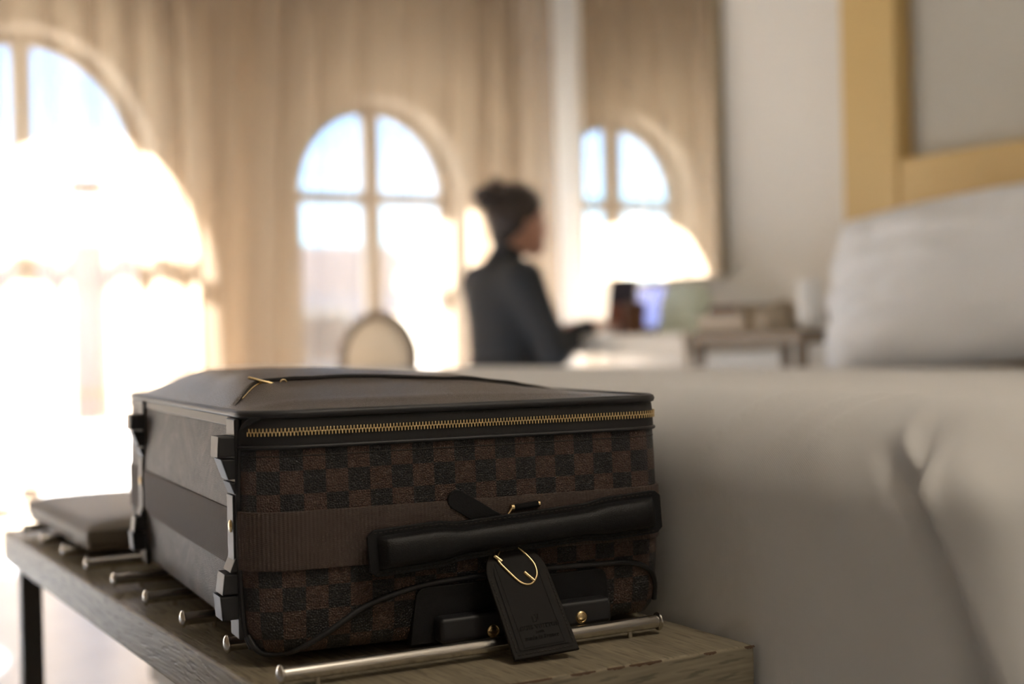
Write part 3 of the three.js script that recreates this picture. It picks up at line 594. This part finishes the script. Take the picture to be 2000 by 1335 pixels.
// ---------------------------------------------------------------- luggage tag hanging from the handle
{
  const tg = thing('luggage_tag', 'dark leather luggage tag with embossed lettering hanging from suitcase handle', 'tag', [0, 0.463, 0], -0.09);
  const bl = V3(0.1828, -0.0105, 0.083), br = V3(0.2388, -0.0075, 0.083), tl = V3(0.1889, 0.0493, 0.0345), right = br.clone().sub(bl).normalize(), up0 = tl.clone().sub(bl), up = up0.clone().addScaledVector(right, -up0.dot(right)).normalize(), nrm = right.clone().cross(up);
  const B = new THREE.Matrix4().makeBasis(right, up, nrm).setPosition(bl.clone().add(br).multiplyScalar(0.5));
  const w = 0.0275, shape = (m) => { const s = new THREE.Shape(); s.moveTo(-w + m, m); s.lineTo(w - m, m); s.lineTo(w - m - 0.001, 0.07); s.absellipse(0, 0.07, w - m - 0.001, 0.031 - m, 0, Math.PI, false); s.lineTo(-w + m, m); return s; };
  const cv = document.createElement('canvas'); cv.width = 512; cv.height = 960;
  const c = cv.getContext('2d');
  c.fillStyle = '#fff'; c.fillRect(0, 0, 512, 960);
  c.fillStyle = '#000'; c.textAlign = 'center';
  c.font = '64px serif'; c.fillText('L', 244, 700); c.fillText('V', 270, 686);
  c.font = '44px serif'; c.fillText('LOUIS VUITTON', 256, 752);
  c.font = '24px serif'; c.fillText('PARIS', 256, 788);
  c.font = 'italic 36px serif'; c.fillText('made in France', 256, 834);
  c.strokeStyle = '#888'; c.lineWidth = 4; c.strokeRect(96, 880 - 760, 320, 770);
  const tex = new THREE.CanvasTexture(cv);
  const tm = phy(lin(0.009, 0.007, 0.006), 0.6, { specularIntensity: 0.4, bumpMap: tex, bumpScale: 0.0006 });
  const face = new THREE.ShapeGeometry(shape(0.0062), 20), uv = face.attributes.uv, fp = face.attributes.position;
  for (let i = 0; i < uv.count; i++) uv.setXY(i, 0.5 + fp.getX(i) / 0.055, fp.getY(i) / 0.1031);
  part('back', metric(new THREE.ExtrudeGeometry(shape(0.0006), { depth: 0.0022, bevelEnabled: true, bevelSize: 0.0006, bevelThickness: 0.0006, bevelSegments: 2, curveSegments: 20 })).applyMatrix4(B), M.brown, tg, 'dark brown leather');
  part('front', face.translate(0, 0, 0.0036).applyMatrix4(B), tm, tg, 'dark leather face with embossed lettering');
  const st = [];
  for (let x = -w + 0.004; x < w - 0.003; x += 0.0032) st.push(rod([x, 0.0032, 0.003], [x + 0.0019, 0.0032, 0.003], 0.0004, 0.0004, 5));
  for (let y = 0.006; y < 0.07; y += 0.0032) for (const e of [-1, 1]) st.push(rod([e * (w - 0.0032), y, 0.003], [e * (w - 0.0033), y + 0.0019, 0.003], 0.0004, 0.0004, 5));
  part('stitching', join(st).applyMatrix4(B), M.thread, tg).userData.kind = 'stuff';
  // brass buckle loop
  const tz = (y, d = 0.006) => 0.083 - (y + 0.0105) * 0.811 + d;
  const ring = [[0.197, 0.0655], [0.1935, 0.0605], [0.2000, 0.0500], [0.2085, 0.0415], [0.2155, 0.0408], [0.2225, 0.0465], [0.2235, 0.0540], [0.2195, 0.0610], [0.2145, 0.067]].map(([x, y]) => [x, y, tz(y)]);
  part('buckle', [tube(ring, 0.0011, false, 90), rod([0.1918, 0.0625, tz(0.0625)], [0.1965, 0.0580, tz(0.058)], 0.0019), rod([0.2128, 0.0492, tz(0.0492)], [0.2190, 0.0425, tz(0.0425)], 0.0016)], M.gold, tg, 'brass buckle loop');
}

// ---------------------------------------------------------------- desk and what stands on it
const DT = 0.70;
{
  const d = thing('writing_desk', 'cream writing desk with thin legs standing under the mirror', 'desk');
  part('desktop', span(2.10, 2.52, DT - 0.028, DT, -3.46, -2.32, 0.006), M.desk, d);
  part('apron', span(2.115, 2.505, DT - 0.06, DT - 0.027, -3.44, -2.34), M.desk, d);
  for (const [x, z] of [[2.105, -3.455], [2.485, -3.455], [2.105, -2.35], [2.485, -2.35]]) part('leg', span(x, x + 0.028, 0, DT - 0.028, z, z + 0.028, 0.004), M.desk, d);
}
{
  const d = thing('side_table', 'dark taupe wooden side table between the desk and the headboard', 'table');
  part('tabletop', span(2.10, 2.46, DT - 0.035, DT, -2.29, -1.80, 0.005), M.taupe, d);
  for (const [x, z] of [[2.105, -2.285], [2.425, -2.285], [2.105, -1.84], [2.425, -1.84]]) part('leg', rod([x + 0.016, 0, z + 0.018], [x + 0.016, DT - 0.034, z + 0.018], 0.013, 0.021, 4), M.taupe, d);
}
{
  const p = thing('laptop', 'dark laptop with a blue glowing screen open on the desk', 'laptop', [2.42, DT, -3.02], -0.08);
  part('base', span(-0.07, 0.07, 0, 0.014, -0.13, 0.13, 0.004), std(lin(0.03, 0.03, 0.035), 0.4), p);
  const lid = part('lid', box(0.009, 0.16, 0.26, 0, 0.08, 0, 0.003).rotateZ(-0.12).translate(0.066, 0.012, 0), std(lin(0.03, 0.03, 0.035), 0.4), p);
  part('screen', box(0.002, 0.135, 0.235, -0.0055, 0.082, 0, 0).rotateZ(-0.12).translate(0.066, 0.012, 0), std(lin(0.05, 0.05, 0.08), 0.2, { emissive: lin(0.02, 0.024, 0.06), emissiveIntensity: 1 }), lid, 'blue screen');
}
{
  const b = thing('paper_bag', 'pale green crumpled carrier bag on the desk beside the laptop', 'bag', [2.33, DT, -2.61], 0.1);
  const bm = phy(lin(0.82, 0.90, 0.80), 0.9, { transmission: 0.35, thickness: 0 });
  part('bag', sheet(48, 14, (u, v) => { const a = u * 2 * Math.PI, k = 1 - 0.25 * v, n = 0.018 * noise.noise(Math.cos(a) * 2, v * 3, Math.sin(a) * 2), c = Math.cos(a), s = Math.sin(a), q = Math.pow(Math.pow(Math.abs(c), 4) + Math.pow(Math.abs(s), 4), -0.25); return [(0.055 + n) * k * c * q, 0.15 * v + 0.012 * noise.noise(c * 3, 1, s * 3) * v, (0.10 + n) * k * s * q]; }, true), bm, b);
  part('handle', [tube([[0, 0.145, -0.05], [0.01, 0.185, -0.02], [0.01, 0.185, 0.03], [0, 0.145, 0.05]], 0.003)], bm, b);
}
function mug(x, z, r, h, mat, label) { const o = thing('mug', label, 'mug', [x, DT, z]); part('cup', lathe([[0, 0], [r * 0.85, 0], [r, h * 0.3], [r, h], [r * 0.9, h], [r * 0.88, h * 0.15], [0, h * 0.12]]), mat, o); part('handle', new THREE.TorusGeometry(h * 0.27, r * 0.13, 8, 20).translate(r * 1.1, h * 0.52, 0).rotateY(0.6), mat, o); }
mug(2.30, -2.86, 0.03, 0.095, M.white, 'white mug on the desk between laptop and brown pouch');
{
  const o = thing('pouch', 'brown leather pouch on the desk beside the green bag', 'pouch', [2.24, DT, -2.775]);
  part('body', box(0.07, 0.10, 0.05, 0, 0.05, 0, 0.018), std(lin(0.16, 0.07, 0.035), 0.5), o); part('flap', box(0.074, 0.045, 0.054, 0, 0.082, 0, 0.016), std(lin(0.12, 0.05, 0.026), 0.5), o);
}
{
  const bk = (name, label, pos, turn, w, h, d, color) => { const o = thing(name, label, 'book', pos, turn); part('cover', [box(w, 0.004, d, 0, 0.002, 0), box(w, 0.004, d, 0, h - 0.002, 0), box(0.004, h, d, -w / 2 + 0.002, h / 2, 0)], std(color, 0.6), o); part('pages', box(w - 0.01, h - 0.009, d - 0.008, 0.002, h / 2, 0), M.cream, o); };
  bk('book', 'thick pale book lying on the dark side table under the papers', [2.23, DT, -2.185], 0.06, 0.2, 0.05, 0.19, lin(0.5, 0.43, 0.34));
  bk('book', 'brown covered book lying askew on top of the pale book', [2.23, DT + 0.05, -2.185], -0.2, 0.16, 0.025, 0.17, lin(0.14, 0.08, 0.045));
}
{
  const o = thing('folded_throw', 'crumpled greige cloth piled on the side table', 'cloth', [2.21, DT, -2.0]);
  part('cloth', sheet(40, 24, (u, v) => { const a = u * 2 * Math.PI, q = v * Math.PI / 2, r = Math.cos(q), n = 1 + 0.28 * noise.noise(Math.cos(a) * 2, v * 3, Math.sin(a) * 2); return [0.09 * r * Math.cos(a) * n, 0.075 * Math.sin(q) * n, 0.06 * r * Math.sin(a) * n]; }, true), std(lin(0.42, 0.36, 0.28), 0.9), o);
}
{
  const o = thing('camera', 'black camera with shiny lens resting on the side table end', 'camera', [2.385, DT, -1.905], -0.1);
  const bm = std(lin(0.03, 0.03, 0.035), 0.35);
  part('body', [box(0.05, 0.085, 0.13, 0, 0.043, 0, 0.012), box(0.045, 0.03, 0.05, 0, 0.09, 0, 0.01)], bm, o);
  part('lens', [rod([-0.02, 0.042, 0], [-0.075, 0.042, 0], 0.034)], bm, o);
  part('lens_glass', new THREE.SphereGeometry(0.028, 20, 10).scale(0.3, 1, 1).translate(-0.074, 0.042, 0), std(lin(0.5, 0.5, 0.65), 0.06, { metalness: 1 }), o);
  part('lens_ring', rod([-0.045, 0.042, 0], [-0.055, 0.042, 0], 0.0355), M.chrome, o); part('dial', box(0.03, 0.012, 0.03, 0, 0.09, 0.045, 0.003), M.chrome, o);
}
mug(2.17, -1.845, 0.032, 0.13, M.white, 'tall white mug on the side table beside the camera');

// chair by the window
{
  const c = thing('round_back_chair', 'cream chair with round taupe framed back before the middle window', 'chair', [1.40, 0, -3.30], -1.1);
  part('seat', box(0.46, 0.09, 0.46, 0, 0.41, 0, 0.04), M.cream, c);
  part('seat_frame', box(0.47, 0.045, 0.47, 0, 0.345, 0, 0.012), M.taupe, c);
  for (const [x, z] of [[-0.2, -0.2], [0.2, -0.2], [-0.2, 0.2], [0.2, 0.2]]) part('leg', rod([x * 1.05, 0, z * 1.05], [x, 0.335, z], 0.011, 0.019), M.taupe, c);
  const bk = part('backrest', lathe([[0, -0.018], [0.12, -0.016], [0.15, 0], [0.12, 0.016], [0, 0.022]], 40).rotateX(Math.PI / 2).translate(0, 0.63, -0.24), M.cream, c);
  part('back_frame', [new THREE.TorusGeometry(0.158, 0.015, 10, 48).translate(0, 0.63, -0.24)], M.taupe, bk);
  for (const e of [-1, 1]) part('upright', rod([e * 0.13, 0.34, -0.22], [e * 0.115, 0.53, -0.24], 0.013), M.taupe, c);
}
// stool under the seated woman
{
  const s = thing('stool', 'round cream upholstered stool that the woman sits on', 'stool', [1.93, 0, -3.07]);
  part('seat', lathe([[0, 0.36], [0.19, 0.35], [0.20, 0.375], [0.185, 0.402], [0, 0.412]], 40), M.cream, s);
  for (let k = 0; k < 4; k++) { const a = Math.PI / 4 + k * Math.PI / 2; part('leg', rod([0.15 * Math.cos(a), 0, 0.15 * Math.sin(a)], [0.13 * Math.cos(a), 0.365, 0.13 * Math.sin(a)], 0.011, 0.017), M.taupe, s); }
}

// ---------------------------------------------------------------- woman at the desk
{
  const w = thing('person', 'woman in charcoal long sleeved top with dark hair in a bun, seated at the desk', 'person', [1.93, 0, -3.07]);
  // own axes: +x is where she faces, y up, her right arm on +z
  const hc = [0.045, 1.085, 0.015];
  const bones = (g = 0) => {
    const l = [];
    const cap = (a, b, ra, rb) => l.push(capsule(a, b, ra + g, rb + g));
    l.push(ell([0, 0.545, 0], [0.125 + g, 0.12 + g, 0.165 + g]), ell([-0.012, 0.70, 0], [0.098 + g, 0.15 + g, 0.132 + g]), ell([-0.012, 0.83, 0.0], [0.105 + g, 0.115 + g, 0.15 + g]));
    cap([-0.02, 0.885, -0.13], [-0.02, 0.885, 0.13], 0.052, 0.052);
    return l;
  };
  const armsOf = (g) => [[1, [0.25, 0.722, 0.11]], [-1, [0.235, 0.72, -0.12]]].flatMap(([e, wr]) => {
    const sh = [-0.015, 0.880, e * 0.155], el = [e > 0 ? 0.065 : 0.075, 0.655, e * 0.205];
    return [capsule(sh, el, 0.047 + g, 0.038 + g), capsule(el, wr, 0.038 + g, 0.024 + g)];
  });
  const legsOf = (g) => [1, -1].flatMap((e) => [capsule([0.02, 0.515, e * 0.085], [0.37, 0.495, e * 0.10], 0.088 + g, 0.06 + g), capsule([0.37, 0.495, e * 0.10], [0.36, 0.09, e * 0.10], 0.058 + g, 0.036 + g)]);
  const feet = [1, -1].map((e) => capsule([0.355, 0.04, e * 0.10], [0.49, 0.032, e * 0.115], 0.034, 0.026));
  const neck = capsule([-0.005, 0.92, 0.005], [0.02, 1.02, 0.01], 0.048, 0.045);
  const bodyF = blend([...bones(), ...armsOf(0), ...legsOf(0), ...feet, neck], 0.035);
  const headF = (() => {
    const skull = ell([hc[0] - 0.012, hc[1] + 0.02, hc[2]], [0.092, 0.096, 0.074]), jaw = ell([hc[0] + 0.028, hc[1] - 0.055, hc[2]], [0.062, 0.062, 0.054]), chin = ell([hc[0] + 0.068, hc[1] - 0.096, hc[2]], [0.02, 0.018, 0.022]);
    const nose = capsule([hc[0] + 0.083, hc[1] + 0.004, hc[2]], [hc[0] + 0.104, hc[1] - 0.032, hc[2]], 0.008, 0.0125), lips = capsule([hc[0] + 0.083, hc[1] - 0.064, hc[2] - 0.014], [hc[0] + 0.083, hc[1] - 0.064, hc[2] + 0.014], 0.009, 0.009), brow = capsule([hc[0] + 0.072, hc[1] + 0.022, hc[2] - 0.035], [hc[0] + 0.072, hc[1] + 0.022, hc[2] + 0.035], 0.012, 0.012);
    const ears = [1, -1].map((e) => ell([hc[0] - 0.008, hc[1] - 0.01, hc[2] + e * 0.076], [0.018, 0.03, 0.009]));
    const base = blend([skull, jaw, chin, capsule([-0.005, 0.92, 0.005], [0.02, 1.04, 0.01], 0.048, 0.045)], 0.03), det = blend([nose, lips, brow], 0.008), sock = [1, -1].map((e) => ell([hc[0] + 0.086, hc[1] + 0.004, hc[2] + e * 0.031], [0.014, 0.011, 0.014]));
    return (x, y, z) => { let d = smin(base(x, y, z), det(x, y, z), 0.014); for (const s of sock) d = Math.max(d, -s(x, y, z) * 0.8 - 0.001); for (const s of ears) d = smin(d, s(x, y, z), 0.008); return d; };
  })();
  // hands: palm, four fingers with two bends each, thumb
  const handF = (e, wr) => {
    const [x, y, z] = wr, l = [capsule([x - 0.02, y, z], [x + 0.02, y + 0.002, z], 0.022, 0.022), capsule([x + 0.02, y + 0.004, z - 0.02], [x + 0.07, y + 0.008, z - 0.022], 0.014, 0.012), capsule([x + 0.02, y + 0.004, z + 0.02], [x + 0.07, y + 0.008, z + 0.022], 0.014, 0.012), capsule([x + 0.02, y + 0.005, z], [x + 0.075, y + 0.008, z], 0.016, 0.014)];
    const f = [];
    [[-0.028, 0.030], [-0.010, 0.036], [0.010, 0.034], [0.027, 0.026]].forEach(([dz, len]) => { const a = [x + 0.074, y + 0.010, z + dz], b = [x + 0.074 + len, y + 0.018, z + dz * 1.05], c = [b[0] + len * 0.55, b[1] - 0.014, b[2]], d = [c[0] + len * 0.2, c[1] - 0.016, c[2]]; f.push(capsule(a, b, 0.0095, 0.0088), capsule(b, c, 0.0088, 0.008), capsule(c, d, 0.008, 0.007)); });
    const th = [capsule([x + 0.025, y + 0.004, z - e * 0.022], [x + 0.055, y + 0.016, z - e * 0.048], 0.013, 0.0105), capsule([x + 0.055, y + 0.016, z - e * 0.048], [x + 0.088, y + 0.022, z - e * 0.050], 0.0105, 0.0085)];
    const palm = blend(l, 0.012), tb = blend(th, 0.006), fs = f;
    return (X, Y, Z) => { let d = smin(palm(X, Y, Z), tb(X, Y, Z), 0.008), q = 9; for (const k of fs) q = Math.min(q, k(X, Y, Z)); return smin(d, q, 0.004); };
  };
  const R = [0.25, 0.722, 0.11], Lw = [0.235, 0.72, -0.12];
  const handBox = ([x, y, z]) => [[x - 0.05, y - 0.05, z - 0.075], [x + 0.17, y + 0.06, z + 0.075]];
  const body = part('body', [skin(bodyF, [-0.2, -0.01, -0.32], [0.56, 1.06, 0.32], 0.012), skin(headF, [-0.08, 0.92, -0.11], [0.17, 1.22, 0.13], 0.005), skin(handF(1, R), ...handBox(R), 0.004), skin(handF(-1, Lw), ...handBox(Lw), 0.004)], M.skin, w, 'skin');
  const topF = blend([...bones(0.011), ...armsOf(0.011), capsule([-0.012, 0.90, 0.005], [0.002, 0.975, 0.006], 0.062, 0.056)], 0.04);
  part('long_sleeved_top', skin((x, y, z) => Math.max(topF(x, y, z), 0.46 - y, x - 0.262), [-0.21, 0.44, -0.33], [0.29, 1.06, 0.33], 0.011), M.knit, w, 'charcoal knit long sleeved top');
  const legF = blend([...legsOf(0.010), ell([0, 0.535, 0], [0.13, 0.112, 0.17])], 0.03);
  part('trousers', skin((x, y, z) => Math.max(legF(x, y, z), y - 0.56, 0.12 - y), [-0.2, 0.1, -0.24], [0.48, 0.63, 0.24], 0.012), M.trousers, w, 'dark trousers');
  const hairF = (() => {
    const cap = ell([hc[0] - 0.014, hc[1] + 0.026, hc[2]], [0.108, 0.104, 0.088]), nape = ell([hc[0] - 0.06, hc[1] - 0.045, hc[2]], [0.045, 0.06, 0.052]), bun = ell([hc[0] - 0.118, hc[1] + 0.082, hc[2]], [0.046, 0.036, 0.046]), tuft = ell([hc[0] - 0.082, hc[1] + 0.118, hc[2]], [0.018, 0.032, 0.018]), wisp = capsule([hc[0] - 0.13, hc[1] + 0.06, hc[2]], [hc[0] - 0.155, hc[1] + 0.04, hc[2] + 0.02], 0.02, 0.008);
    const all = blend([cap, nape, bun, tuft, wisp], 0.012);
    return (x, y, z) => Math.max(all(x, y, z), ((x - hc[0]) - 0.012 - 0.95 * (y - hc[1] - 0.0)) * 0.7) - 0.002 * noise.noise(x * 60, y * 60, z * 60);
  })();
  part('hair', skin(hairF, [-0.16, 0.95, -0.12], [0.18, 1.26, 0.14], 0.006), M.hair, w, 'dark brown hair tied up in a loose bun');
}
{
  const b = thing('picture_book', 'dark book with a red brown cover held up in hands of the woman', 'book', [2.285, 0.722, -2.925], 0.5);
  part('cover', box(0.012, 0.165, 0.10, 0, 0.088, 0, 0.002).rotateZ(-0.2), std(lin(0.05, 0.045, 0.07), 0.5), b);
  part('picture', box(0.002, 0.07, 0.085, -0.0072, 0.045, 0).rotateZ(-0.2), std(lin(0.28, 0.09, 0.05), 0.5), b);
  part('pages', box(0.008, 0.158, 0.096, 0.009, 0.088, 0).rotateZ(-0.2), M.cream, b);
}

renderer.render(scene, camera);
